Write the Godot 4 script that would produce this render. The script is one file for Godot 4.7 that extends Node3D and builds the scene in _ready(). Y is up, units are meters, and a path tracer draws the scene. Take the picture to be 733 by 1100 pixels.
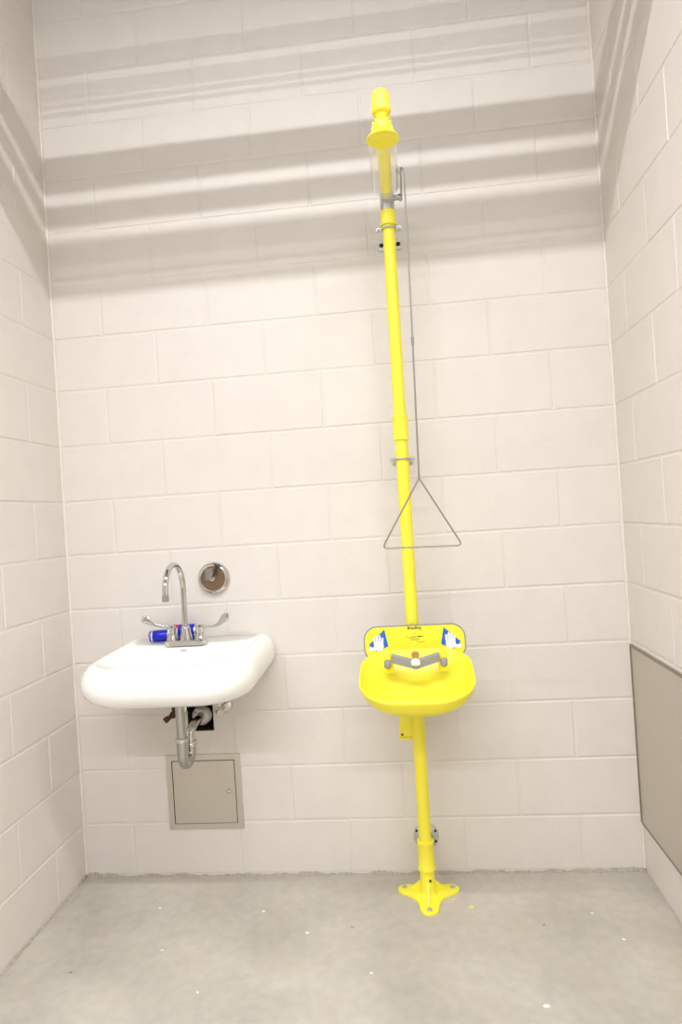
extends Node3D
# A block-walled wash room: basin, emergency shower with eye wash, lit by unseen strip lights overhead.
const W := 2.0262            # room width
const DEEP := 6.4            # room depth
const NOOK := 1.30           # depth of the side walls; the unseen room beyond widens to let lamp light in
const SIDE := 2.2            # how far the unseen room reaches past the nook on either side
const HIGH := 4.35           # ceiling height
const LAMP := Vector3(1.013, 3.90, 2.10)
var M := {}
var smooth_id := 0
var mesh_cache := {}
var rng := RandomNumberGenerator.new()

func _ready():
	rng.seed = 4711
	# ---- camera
	var cam := Camera3D.new(); cam.name = "camera"
	cam.position = Vector3(1.2854, 1.2978, 2.412)
	cam.rotation = Vector3(0.0046, 0.0985, -0.0642)
	cam.fov = 74.752; cam.near = 0.02; cam.far = 60.0
	add_child(cam); cam.current = true
	# ---- environment (closed room: the background is never seen)
	var env := Environment.new()
	env.background_mode = Environment.BG_COLOR
	env.background_color = Color(0, 0, 0)
	env.tonemap_mode = Environment.TONE_MAPPER_LINEAR
	env.tonemap_exposure = 0.915
	env.sdfgi_enabled = true; env.ssao_enabled = true; env.ssil_enabled = true
	var we := WorldEnvironment.new(); we.name = "environment"; we.environment = env; add_child(we)
	make_materials()
	# ---- lamps out of view, placed to light the nook (their light is in the builder)
	var order := ["first", "second", "third", "fourth", "fifth"]
	for i in 5:
		fluorescent(LAMP + Vector3((i - 2) * 1.25, 0, 0), 4.3, 0.0145, order[i] + " unseen strip light from the basin side, in the row over the nook mouth")
	for i in 5:
		fluorescent(Vector3(1.013 + (i - 2) * 1.25, 4.00, 5.05), 5.4, 0.005, order[i] + " unseen strip light from the basin side, in the row by the rear wall")
	# ---- room
	build_room()
	unseen_conduits()
	# ---- things
	wash_basin()
	faucet()
	drink_cans()
	drain_trap()
	supply_stops()
	access_panel()
	wall_valve()
	steel_panel()
	emergency_station()

# ------------------------------------------------------------------ materials
func mat(c: Color, rough: float, metal := 0.0) -> StandardMaterial3D:
	var m := StandardMaterial3D.new()
	m.albedo_color = c; m.roughness = rough; m.metallic = metal
	return m

func noise_tex(freq: float, normal := false, strength := 4.0, sd := 1, oct := 4, ramp = null) -> NoiseTexture2D:
	var n := FastNoiseLite.new(); n.seed = sd; n.frequency = freq; n.fractal_octaves = oct
	n.noise_type = FastNoiseLite.TYPE_SIMPLEX_SMOOTH
	var t := NoiseTexture2D.new(); t.width = 512; t.height = 512; t.seamless = true; t.noise = n
	t.as_normal_map = normal; t.bump_strength = strength; t.generate_mipmaps = false
	if ramp: t.color_ramp = ramp
	return t

func ramp(a: Color, b: Color) -> Gradient:
	var g := Gradient.new(); g.set_color(0, a); g.set_color(1, b); return g

func rough_bump(m: StandardMaterial3D, freq: float, strength: float, scale: float, sd: int):
	m.normal_enabled = true; m.normal_texture = noise_tex(freq, true, strength, sd); m.normal_scale = 0.5
	m.uv1_triplanar = true; m.uv1_world_triplanar = true; m.uv1_scale = Vector3.ONE * scale

func make_materials():
	var p := mat(Color.WHITE, 0.55)
	p.albedo_texture = noise_tex(0.012, false, 1, 5, 5, ramp(Color8(221, 214, 208), Color8(225, 218, 212)))
	rough_bump(p, 0.05, 0.35, 1.4, 8); M.paint = p
	M.caulk = mat(Color8(229, 221, 211), 0.5)
	M.rear = mat(Color8(150, 146, 140), 0.7)  # unseen wall behind the camera, darkened to cut bounced light
	var c := mat(Color.WHITE, 0.62)
	c.albedo_texture = concrete_texture()
	rough_bump(c, 0.05, 0.6, 1.0 / 2.6, 21); M.concrete = c
	var g := mat(Color.WHITE, 0.9)
	g.albedo_texture = noise_tex(0.04, false, 1, 33, 5, ramp(Color8(150, 142, 130), Color8(204, 197, 186)))
	rough_bump(g, 0.09, 8.0, 3.0, 34); M.grout = g
	M.ceiling = mat(Color8(112, 111, 110), 0.8)  # unseen ceiling, kept dark to lower bounce onto the upper wall
	M.yellow = mat(Color8(246, 233, 66), 0.42)
	M.yellow_plastic = mat(Color8(248, 235, 62), 0.32)
	M.porcelain = mat(Color8(247, 246, 243), 0.08)
	M.porcelain.clearcoat_enabled = true; M.porcelain.clearcoat = 0.5
	M.chrome = mat(Color8(208, 206, 202), 0.09, 1.0)
	M.dull_chrome = mat(Color8(178, 176, 174), 0.28, 1.0)
	var s := mat(Color8(204, 197, 186), 0.42, 0.7)
	rough_bump(s, 0.05, 0.8, 2.0, 44); M.steel = s
	M.steel_dark = mat(Color8(150, 142, 130), 0.4, 0.85)
	M.galvanized = mat(Color8(200, 201, 198), 0.42, 0.7)
	M.brass = mat(Color8(96, 74, 56), 0.45, 0.75)
	M.brown_reflection = mat(Color8(150, 126, 104), 0.3, 0.9)  # brown reflection painted into the chrome face plate
	M.pink_brass = mat(Color8(206, 160, 110), 0.4, 0.5)
	M.black = mat(Color8(24, 23, 22), 0.7)
	M.grey_plastic = mat(Color8(148, 146, 148), 0.5)
	M.dark_chrome = mat(Color8(92, 88, 84), 0.2, 1.0)
	M.badge = mat(Color8(196, 194, 190), 0.4)
	M.core = mat(Color8(62, 58, 53), 0.9)  # bare block, darkened for the shade inside the hole
	M.white_plastic = mat(Color8(244, 244, 246), 0.35)
	M.wire = mat(Color8(152, 150, 150), 0.35, 0.7)
	M.blue = mat(Color8(40, 104, 214), 0.45)
	M.hand = mat(Color8(250, 246, 252), 0.5)
	M.print = mat(Color8(48, 50, 54), 0.6)
	M.can_blue = mat(Color8(28, 38, 186), 0.28, 0.35)
	M.can_silver = mat(Color8(214, 214, 226), 0.25, 0.8)
	M.can_red = mat(Color8(206, 34, 74), 0.35, 0.2)
	M.unseen_conduit = mat(Color8(160, 162, 162), 0.4, 0.7)
	M.housing = mat(Color8(235, 235, 232), 0.5)
	var t := mat(Color8(250, 250, 248), 0.4)
	t.emission_enabled = true; t.emission = Color(0.985, 0.995, 1.0); t.emission_energy_multiplier = 1.6
	M.tube = t
	var pl := mat(Color(0.96, 0.96, 0.97, 0.05), 0.12)
	pl.transparency = BaseMaterial3D.TRANSPARENCY_ALPHA; pl.cull_mode = BaseMaterial3D.CULL_DISABLED
	M.clear = pl

func concrete_texture() -> ImageTexture:
	# greige trowelled slab, 2.6 m across the picture, with paint drips
	var n := 1024
	var im := Image.create(n, n, false, Image.FORMAT_RGB8)
	var a := FastNoiseLite.new(); a.seed = 3; a.frequency = 0.0045; a.fractal_octaves = 5
	var b := FastNoiseLite.new(); b.seed = 9; b.frequency = 0.05; b.fractal_octaves = 3
	var w := FastNoiseLite.new(); w.seed = 17; w.frequency = 0.012; w.fractal_octaves = 4
	for y in n:
		for x in n:
			var v := a.get_noise_2d(x, y) * 0.08 + b.get_noise_2d(x, y) * 0.028
			var k := clampf((w.get_noise_2d(x, y) - 0.12) * 2.2, 0.0, 1.0)
			var c := Color(0.722 + v, 0.695 + v, 0.655 + v * 0.95)
			im.set_pixel(x, y, c.lerp(Color(0.735, 0.694, 0.628), k * 0.4))
	var spots := [[0.724, 0.223, 0.005, 0], [0.889, 0.337, 0.006, 0], [1.559, 0.642, 0.008, 0], [1.838, 0.371, 0.005, 0],
		[1.78, 0.243, 0.004, 0], [1.411, 0.204, 0.008, 1], [1.355, 0.16, 0.004, 1], [1.03, 0.309, 0.004, 2], [0.21, 0.523, 0.005, 2],
		[0.36, 0.20, 0.005, 0], [0.45, 0.42, 0.004, 0], [1.10, 0.52, 0.004, 0], [1.62, 0.30, 0.004, 2], [0.62, 0.60, 0.004, 0]]
	var cols := [Color8(246, 242, 234), Color8(238, 222, 60), Color8(120, 112, 100)]
	for s in spots:
		var cx := int(float(s[0]) / 2.6 * n); var cy := int(float(s[1]) / 2.6 * n); var r := float(s[2]) / 2.6 * n
		for dy in range(-6, 7):
			for dx in range(-6, 7):
				var d := Vector2(dx, dy * 1.3).length() + b.get_noise_2d(cx + dx * 9, cy + dy * 9) * 1.2
				if d < r: im.set_pixel(posmod(cx + dx, n), posmod(cy + dy, n), cols[s[3]])
	return ImageTexture.create_from_image(im)

# ------------------------------------------------------------------ mesh helpers
func S() -> SurfaceTool:
	var st := SurfaceTool.new(); st.begin(Mesh.PRIMITIVE_TRIANGLES); return st

func new_group(st: SurfaceTool):
	smooth_id += 1; st.set_smooth_group(smooth_id)

func quad(st: SurfaceTool, a: Vector3, b: Vector3, c: Vector3, d: Vector3):
	for v in [a, b, c, a, c, d]: st.add_vertex(v)

func commit(st: SurfaceTool) -> ArrayMesh:
	st.generate_normals(); return st.commit()

func inst(called: String, mesh: Mesh, m: Material, parent: Node) -> MeshInstance3D:
	var o := MeshInstance3D.new(); o.name = called; o.mesh = mesh; o.material_override = m
	o.cast_shadow = GeometryInstance3D.SHADOW_CASTING_SETTING_ON
	parent.add_child(o, true); return o

func part(called: String, st: SurfaceTool, m: Material, parent: Node) -> MeshInstance3D:
	return inst(called, commit(st), m, parent)

func thing(called: String, label: String, category: String, at := Vector3.ZERO, group := "") -> Node3D:
	var o := Node3D.new(); o.name = called; add_child(o, true); o.position = at
	o.set_meta("label", label); o.set_meta("category", category)
	if group: o.set_meta("group", group)
	return o

func struct(called: String, label: String, category: String) -> Node3D:
	var o := thing(called, label, category); o.set_meta("kind", "structure"); return o

func lathe(st: SurfaceTool, prof: Array, xf: Transform3D, seg := 28):
	# prof: Vector2(radius, height) along the local y axis
	new_group(st)
	for i in range(prof.size() - 1):
		if i > 0:
			var d0: Vector2 = (prof[i] - prof[i - 1]); var d1: Vector2 = (prof[i + 1] - prof[i])
			if absf(d0.angle_to(d1)) > 0.62: new_group(st)
		for k in seg:
			var a0 := TAU * k / seg; var a1 := TAU * (k + 1) / seg
			var p: Vector2 = prof[i]; var q: Vector2 = prof[i + 1]
			var A := xf * Vector3(p.x * cos(a0), p.y, p.x * sin(a0)); var B := xf * Vector3(p.x * cos(a1), p.y, p.x * sin(a1))
			var C := xf * Vector3(q.x * cos(a1), q.y, q.x * sin(a1)); var D := xf * Vector3(q.x * cos(a0), q.y, q.x * sin(a0))
			if p.x > 1e-6:
				for v in [A, C, B]: st.add_vertex(v)
			if q.x > 1e-6:
				for v in [A, D, C]: st.add_vertex(v)

func along(a: Vector3, b: Vector3) -> Transform3D:
	# local y runs from a towards b
	var y := (b - a).normalized()
	var x := y.cross(Vector3.FORWARD if absf(y.z) < 0.9 else Vector3.RIGHT).normalized()
	return Transform3D(Basis(x, y, x.cross(y)), a)

func rod(st: SurfaceTool, a: Vector3, b: Vector3, r: float, seg := 18, cham := 0.0):
	var l := (b - a).length()
	var c := cham if cham > 0.0 else r * 0.08
	lathe(st, [Vector2(0, 0), Vector2(r - c, 0), Vector2(r, c), Vector2(r, l - c), Vector2(r - c, l), Vector2(0, l)], along(a, b), seg)

func tube(st: SurfaceTool, pts: Array, radius, seg := 14, closed := false, flat := 1.0, thin := 1.0):
	# sweep along a path; radius a number or an array; flat squeezes the second axis
	var n := pts.size()
	var rings := []
	var nx := Vector3.ZERO
	for i in n:
		var t: Vector3
		if closed: t = (pts[(i + 1) % n] - pts[(i - 1 + n) % n]).normalized()
		else: t = (pts[mini(i + 1, n - 1)] - pts[maxi(i - 1, 0)]).normalized()
		if nx == Vector3.ZERO: nx = t.cross(Vector3.UP if absf(t.y) < 0.9 else Vector3.BACK).normalized()
		nx = (nx - t * nx.dot(t)).normalized()
		var ny := t.cross(nx)
		var r: float = radius[i] if radius is Array else radius
		var ring := []
		for k in seg:
			var a := TAU * k / seg
			ring.append(pts[i] + nx * cos(a) * r * thin + ny * sin(a) * r * flat)
		rings.append(ring)
	new_group(st)
	for i in (n if closed else n - 1):
		var p: Array = rings[i]; var q: Array = rings[(i + 1) % n]
		for k in seg: quad(st, p[k], p[(k + 1) % seg], q[(k + 1) % seg], q[k])
	if not closed:
		for e in [0, n - 1]:
			new_group(st)
			for k in seg:
				var tri := [pts[e], rings[e][(k + 1) % seg], rings[e][k]] if e == 0 else [pts[e], rings[e][k], rings[e][(k + 1) % seg]]
				for v in tri: st.add_vertex(v)

func bent(corners: Array, r: float, steps := 6) -> Array:
	# a polyline with rounded corners
	var out := [corners[0]]
	for i in range(1, corners.size() - 1):
		var c: Vector3 = corners[i]
		var a: Vector3 = (corners[i - 1] - c); var b: Vector3 = (corners[i + 1] - c)
		var l := minf(r, minf(a.length(), b.length()) * 0.49)
		var p0 := c + a.normalized() * l; var p1 := c + b.normalized() * l
		for k in steps + 1:
			var t := float(k) / steps
			out.append(p0.lerp(c, t).lerp(c.lerp(p1, t), t))
	out.append(corners[-1])
	return out

func block(st: SurfaceTool, lo: Vector3, hi: Vector3, c: float, xf := Transform3D.IDENTITY):
	# box with chamfered edges
	var m := (lo + hi) * 0.5; var h := (hi - lo) * 0.5
	var faces := [[0, 1, 2], [1, 2, 0], [2, 0, 1]]
	for f in faces:
		for s in [-1.0, 1.0]:
			var q := []
			for uv in [[-1, -1], [1, -1], [1, 1], [-1, 1]]:
				var v := Vector3.ZERO
				v[f[0]] = s * h[f[0]]; v[f[1]] = uv[0] * (h[f[1]] - c); v[f[2]] = uv[1] * (h[f[2]] - c)
				q.append(xf * (m + v))
			new_group(st)
			if s > 0: quad(st, q[3], q[2], q[1], q[0])
			else: quad(st, q[0], q[1], q[2], q[3])
	for f in faces:                                   # edges along f[0]
		for s in [-1.0, 1.0]:
			for t in [-1.0, 1.0]:
				var v := []
				for e in [-1.0, 1.0]:
					var p := Vector3.ZERO; p[f[0]] = e * (h[f[0]] - c); p[f[1]] = s * h[f[1]]; p[f[2]] = t * (h[f[2]] - c)
					var p2 := p; p2[f[1]] = s * (h[f[1]] - c); p2[f[2]] = t * h[f[2]]
					v.append([xf * (m + p), xf * (m + p2)])
				new_group(st)
				if s * t > 0: quad(st, v[0][0], v[1][0], v[1][1], v[0][1])
				else: quad(st, v[0][1], v[1][1], v[1][0], v[0][0])
	for sx in [-1.0, 1.0]:
		for sy in [-1.0, 1.0]:
			for sz in [-1.0, 1.0]:
				new_group(st)
				var s := Vector3(sx, sy, sz)
				for i in ([0, 1, 2] if sx * sy * sz < 0 else [0, 2, 1]):
					var v := h - Vector3.ONE * c; v[i] = h[i]
					st.add_vertex(xf * (m + v * s))

func round_rect(x0: float, x1: float, z0: float, z1: float, rb: float, rf: float, per := 10) -> Array:
	# closed outline in plan, back corners of radius rb (at z0), front corners of radius rf (at z1)
	var out := []
	for c in [[x1 - rf, z1 - rf, rf, 0.0], [x0 + rf, z1 - rf, rf, 0.25], [x0 + rb, z0 + rb, rb, 0.5], [x1 - rb, z0 + rb, rb, 0.75]]:
		for k in per + 1:
			var a: float = TAU * (c[3] + 0.25 * k / per)
			out.append(Vector2(c[0] + c[2] * cos(a), c[1] + c[2] * sin(a)))
	# fill the long sides evenly
	var res := []
	for i in out.size():
		var p: Vector2 = out[i]; var q: Vector2 = out[(i + 1) % out.size()]
		res.append(p)
		if (i + 1) % (per + 1) == 0:
			for j in range(1, 8): res.append(p.lerp(q, j / 8.0))
	return res

func loft(st: SurfaceTool, rings: Array, close_first := true, close_last := true):
	# rings: arrays of Vector3 of one length
	new_group(st)
	for i in range(rings.size() - 1):
		var p: Array = rings[i]; var q: Array = rings[i + 1]; var n := p.size()
		for k in n: quad(st, p[k], q[k], q[(k + 1) % n], p[(k + 1) % n])
	for e in [0, rings.size() - 1]:
		if (e == 0 and close_first) or (e > 0 and close_last):
			var r: Array = rings[e]; var c := Vector3.ZERO
			for v in r: c += v
			c /= r.size()
			for k in r.size():
				var tri := [c, r[k], r[(k + 1) % r.size()]] if e == 0 else [c, r[(k + 1) % r.size()], r[k]]
				for v in tri: st.add_vertex(v)

func slab(st: SurfaceTool, outline: PackedVector2Array, y0: float, y1: float, xf := Transform3D.IDENTITY, cham := 0.0):
	# extrude a plan outline (x, z) between two heights, with an optional chamfer on the upper edge
	var idx := Geometry2D.triangulate_polygon(outline)
	var top := outline
	if cham > 0.0:
		var o := Geometry2D.offset_polygon(outline, -cham)
		if o.size() == 1 and o[0].size() > 2: top = o[0]
	for lv in [[outline, y0], [top, y1]]:
		var poly: PackedVector2Array = lv[0]
		var id := Geometry2D.triangulate_polygon(poly)
		new_group(st)
		for i in id: st.add_vertex(xf * Vector3(poly[i].x, lv[1], poly[i].y))
	var n := outline.size()
	var ym := y1 - cham
	new_group(st)
	for k in n:
		var a := outline[k]; var b := outline[(k + 1) % n]
		quad(st, xf * Vector3(a.x, y0, a.y), xf * Vector3(b.x, y0, b.y), xf * Vector3(b.x, ym, b.y), xf * Vector3(a.x, ym, a.y))
	if cham > 0.0:
		new_group(st)
		for k in n:
			var a := outline[k]; var b := outline[(k + 1) % n]
			var ta := near_point(top, a); var tb := near_point(top, b)
			quad(st, xf * Vector3(a.x, ym, a.y), xf * Vector3(b.x, ym, b.y), xf * Vector3(tb.x, y1, tb.y), xf * Vector3(ta.x, y1, ta.y))

func near_point(poly: PackedVector2Array, p: Vector2) -> Vector2:
	var best := poly[0]
	for q in poly:
		if q.distance_squared_to(p) < best.distance_squared_to(p): best = q
	return best

func hex_bolt(parent: Node, at: Vector3, dir: Vector3, r: float, h: float, m: Material, called := "bolt"):
	var st := S()
	lathe(st, [Vector2(0, 0), Vector2(r * 1.5, 0), Vector2(r * 1.5, h * 0.25), Vector2(r, h * 0.25), Vector2(r, h * 0.85), Vector2(r * 0.8, h), Vector2(0, h)], along(at, at + dir), 8)
	return part(called, st, m, parent)

# ------------------------------------------------------------------ room
const ROWS := [0.006, 0.1986, 0.3985, 0.6014, 0.8006, 1.0031, 1.2082, 1.4099, 1.6175, 1.8268, 2.0243, 2.2190, 2.4220, 2.6240, 2.8212, 3.0200, 3.2260, 3.4292, 3.6324, 3.8356, 4.0388, 4.2420, 4.35]

func block_mesh(w: float, h: float) -> ArrayMesh:
	# face of a painted masonry block: eased arris, set into the joints
	var key := "%d_%d" % [roundi(w * 2000), roundi(h * 2000)]
	if mesh_cache.has(key): return mesh_cache[key]
	var st := S()
	var rings := []
	for d in [[0.0034, 0.0], [0.0018, -0.0003], [0.0006, -0.0010], [0.0, -0.0022], [0.0, -0.012]]:
		var x: float = w * 0.5 - d[0]; var y: float = h * 0.5 - d[0]; var z: float = d[1]
		rings.append([Vector3(-x, -y, z), Vector3(x, -y, z), Vector3(x, y, z), Vector3(-x, y, z)])
	new_group(st)
	quad(st, rings[0][3], rings[0][2], rings[0][1], rings[0][0])
	for s in 4:
		new_group(st)
		for i in 4:
			quad(st, rings[i][s], rings[i][(s + 1) % 4], rings[i + 1][(s + 1) % 4], rings[i + 1][s])
	mesh_cache[key] = commit(st)
	return mesh_cache[key]

func block_rows(parent: Node3D, u0: float, u1: float, even: float, odd: float, top_limit := HIGH, hole = null):
	# rows of blocks in the wall's own axes (u right, v up, face at depth 0)
	var joint := 0.0065
	for r in ROWS.size() - 1:
		if ROWS[r] >= top_limit - 0.02: break
		var y0: float = ROWS[r]; var y1: float = minf(ROWS[r + 1], top_limit)
		var first: float = even if r % 2 == 0 else odd
		var cuts := [u0]
		var c: float = first - 0.4064 * 20.0
		while c < u1 - 0.012:
			if c > u0 + 0.012: cuts.append(c)
			c += 0.4064
		cuts.append(u1)
		for i in cuts.size() - 1:
			var a: float = cuts[i] + (joint * 0.5 if i > 0 else 0.001); var b: float = cuts[i + 1] - (joint * 0.5 if i < cuts.size() - 2 else 0.001)
			var lo: float = y0 + (joint * 0.5 if r > 0 else 0.004); var hi: float = y1 - joint * 0.5
			var z := rng.randf_range(-0.0007, 0.0005)
			if hole and a < hole.end.x and b > hole.position.x and lo < hole.end.y and hi > hole.position.y:
				cut_block(parent, Rect2(a, lo, b - a, hi - lo), hole, z)
				continue
			var o := inst("block", block_mesh(b - a, hi - lo), M.paint, parent)
			o.position = Vector3((a + b) * 0.5, (lo + hi) * 0.5, z)

func cut_block(parent: Node3D, full: Rect2, hole: Rect2, z: float):
	# a block with a rectangle sawn out of it for the drain pipe
	var st := S()
	var x0 := full.position.x; var x1 := full.end.x; var y0 := full.position.y; var y1 := full.end.y
	var hx0 := maxf(hole.position.x, x0); var hx1 := minf(hole.end.x, x1); var hy0 := maxf(hole.position.y, y0); var hy1 := minf(hole.end.y, y1)
	for q in [[x0, y0, hx0, y1], [hx1, y0, x1, y1], [hx0, y0, hx1, hy0], [hx0, hy1, hx1, y1]]:
		if q[2] - q[0] > 0.003 and q[3] - q[1] > 0.003:
			block(st, Vector3(q[0], q[1], -0.012), Vector3(q[2], q[3], 0.0), 0.0003)
	var o := part("block", st, M.paint, parent); o.position.z = z

func plain_box(called: String, lo: Vector3, hi: Vector3, m: Material, parent: Node) -> MeshInstance3D:
	var st := S(); block(st, lo, hi, 0.0005); return part(called, st, m, parent)

func build_room():
	var fl := struct("floor", "bare grey-beige concrete floor with paint drips", "floor")
	plain_box("slab", Vector3(-SIDE - 0.2, -0.15, -0.2), Vector3(W + SIDE + 0.2, 0.0, DEEP + 0.2), M.concrete, fl)
	var ce := struct("ceiling", "unseen dark grey ceiling slab high over the room", "ceiling")
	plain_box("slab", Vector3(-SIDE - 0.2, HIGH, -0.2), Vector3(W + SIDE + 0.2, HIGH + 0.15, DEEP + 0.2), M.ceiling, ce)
	# back wall, with the sawn hole behind the basin's drain
	var hole := Rect2(0.428, 0.535, 0.098, 0.125)
	var wb := struct("wall_back", "cream painted concrete block wall behind basin and shower pipe", "wall")
	var st := S()
	for q in [[-0.2, 0.0, hole.position.x, HIGH], [hole.end.x, 0.0, W + 0.2, HIGH], [hole.position.x, 0.0, hole.end.x, hole.position.y], [hole.position.x, hole.end.y, hole.end.x, HIGH]]:
		block(st, Vector3(q[0], q[1], -0.2), Vector3(q[2], q[3], -0.0020), 0.0002)
	part("mortar", st, M.paint, wb)
	st = S()     # bare hollow core of the sawn block, darkened for the shade inside
	var hp := hole.position; var he := hole.end
	for q in [[hp.x, hp.y, hp.x + 0.002, he.y], [he.x - 0.002, hp.y, he.x, he.y], [hp.x, hp.y, he.x, hp.y + 0.002], [hp.x, he.y - 0.002, he.x, he.y]]:
		block(st, Vector3(q[0], q[1], -0.2), Vector3(q[2], q[3], -0.003), 0.0002)
	block(st, Vector3(hp.x, hp.y, -0.21), Vector3(he.x, he.y, -0.195), 0.0002)
	part("shaded_hollow_core", st, M.core, wb)
	block_rows(wb, 0.0, W, 0.1923, 0.3955, HIGH, hole)
	# side walls: blocks where they can be told apart, unseen plain masonry beyond, set back to let lamp light in
	var wl := struct("wall_left", "cream painted concrete block side wall next to the basin", "wall")
	wl.rotation.y = PI / 2
	plain_box("mortar", Vector3(-NOOK, 0.0, -0.2), Vector3(0.0, HIGH, -0.0020), M.paint, wl)
	plain_box("unseen_return_wall", Vector3(-NOOK, 0.0, -SIDE), Vector3(-NOOK + 0.2, HIGH, -0.2), M.paint, wl)  # out of view, shaped to open the room to the lamps
	plain_box("unseen_outer_wall", Vector3(-DEEP, 0.0, -SIDE - 0.2), Vector3(-NOOK + 0.2, HIGH, -SIDE), M.paint, wl)
	block_rows(wl, -NOOK, 0.0, -0.205, -0.411)
	var wr := struct("wall_right", "cream painted concrete block side wall carrying a steel sheet", "wall")
	wr.position.x = W; wr.rotation.y = -PI / 2
	plain_box("mortar", Vector3(0.0, 0.0, -0.2), Vector3(NOOK, HIGH, -0.0020), M.paint, wr)
	plain_box("unseen_return_wall", Vector3(NOOK - 0.2, 0.0, -SIDE), Vector3(NOOK, HIGH, -0.2), M.paint, wr)  # out of view, mirrors the opening on the basin side
	plain_box("unseen_outer_wall", Vector3(NOOK - 0.2, 0.0, -SIDE - 0.2), Vector3(DEEP, HIGH, -SIDE), M.paint, wr)
	block_rows(wr, 0.0, NOOK, 0.392, 0.582)
	var wf := struct("unseen_wall_front", "unseen grey wall behind the viewer, darkened to cut bounced light", "wall")
	plain_box("masonry", Vector3(-SIDE - 0.2, 0.0, DEEP), Vector3(W + SIDE + 0.2, HIGH, DEEP + 0.2), M.rear, wf)
	# caulk beads in the two corners
	for i in 2:
		var t := struct("trim_%d" % (i + 1), ["pale caulk bead in the corner beside the basin", "pale caulk bead in the corner beside the steel sheet"][i], "caulk")
		st = S()
		var x: float = 0.0015 if i == 0 else W - 0.0015
		var pts := []; var rs := []
		for k in 90:
			pts.append(Vector3(x + rng.randf_range(-0.0005, 0.0005), 0.012 + k * 0.0485, 0.0015)); rs.append(rng.randf_range(0.0045, 0.0066))
		tube(st, pts, rs, 8)
		part("bead", st, M.caulk, t)
	# ragged mortar and dirt where the walls meet the slab
	var noise := FastNoiseLite.new(); noise.seed = 6; noise.frequency = 9.0; noise.fractal_octaves = 4
	var edges := [["trim_3", "ragged grey mortar line at the foot of the back wall", Vector3(0, 0, 0), Vector3(W, 0, 0), Vector3(0, 0, 1), 1.0],
		["trim_4", "dark ragged gap line at the foot of the basin-side wall", Vector3(0, 0, NOOK), Vector3(0, 0, 0), Vector3(1, 0, 0), 0.6],
		["trim_5", "thin grey mortar line at the foot of the wall under the steel sheet", Vector3(W, 0, 0), Vector3(W, 0, NOOK), Vector3(-1, 0, 0), 0.35]]
	for e in edges:
		var t := struct(e[0], e[1], "mortar line")
		st = S()
		var a: Vector3 = e[2]; var b: Vector3 = e[3]; var nrm: Vector3 = e[4]
		var n := int((b - a).length() / 0.011)
		var rows := []
		for k in n + 1:
			var p := a.lerp(b, float(k) / n)
			var h: float = (0.0050 + noise.get_noise_1d(k * 0.011) * 0.012 + rng.randf_range(-0.002, 0.002)) * e[5]
			if e[0] == "trim_3": h += 0.010 * exp(-pow(p.x / 0.12, 2.0)) + 0.006 * exp(-pow((W - p.x) / 0.2, 2.0))
			h = maxf(h, 0.002)
			var d: float = (0.008 + noise.get_noise_1d(40.0 + k * 0.017) * 0.010 + rng.randf_range(-0.001, 0.001)) * maxf(e[5], 0.5)
			d = maxf(d, 0.002)
			rows.append([p + Vector3(0, h, 0) - nrm * 0.003, p + Vector3(0, h * 0.92, 0) + nrm * 0.0016, p + Vector3(0, h * 0.35, 0) + nrm * d * 0.55, p + Vector3(0, 0.0006, 0) + nrm * d, p - Vector3(0, 0.002, 0) + nrm * d])
		new_group(st)
		for k in n:
			for j in 4: quad(st, rows[k][j], rows[k + 1][j], rows[k + 1][j + 1], rows[k][j + 1])
		part("mortar_bead", st, M.grout, t)

func fluorescent(at: Vector3, energy: float, cutoff_skirt: float, label: String):
	# narrow strip light, out of view, placed to light the walls: steel channel, end caps and a flat glowing lens facing the floor
	var o := thing("unseen_strip_light", label, "light", at, "unseen hung strip lights")
	var st := S()
	block(st, Vector3(-0.61, 0.004, -0.045), Vector3(0.61, 0.075, 0.045), 0.006)
	part("housing", st, M.housing, o)
	st = S(); block(st, Vector3(-0.595, 0.0, -0.026), Vector3(0.595, 0.006, 0.026), 0.001)
	part("tube_lens", st, M.tube, o)
	for s in [-1.0, 1.0]:
		st = S(); block(st, Vector3(-0.606, -cutoff_skirt, 0.036 * s - 0.006), Vector3(0.606, 0.010, 0.036 * s + 0.006), 0.001)  # unseen skirt, its depth set to dim the upper wall
		part("cutoff_skirt", st, M.housing, o)
		st = S(); block(st, Vector3(0.612 * s - 0.006, -0.012, -0.047), Vector3(0.612 * s + 0.006, 0.077, 0.047), 0.003)
		part("end_cap", st, M.housing, o)
		st = S(); rod(st, Vector3(0.45 * s, 0.075, 0), Vector3(0.45 * s, HIGH - at.y, 0), 0.003, 8)
		part("hanger_wire", st, M.wire, o)
	var l := AreaLight3D.new(); l.name = "lens_light"
	l.area_size = Vector2(1.18, 0.05); l.light_energy = energy; l.light_color = Color(0.985, 0.995, 1.0)
	l.shadow_enabled = true; l.area_range = 14.0
	o.add_child(l, true)
	l.position = Vector3(0, -0.003, 0)
	l.basis = Basis.looking_at(Vector3.DOWN, Vector3.BACK)

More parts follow.
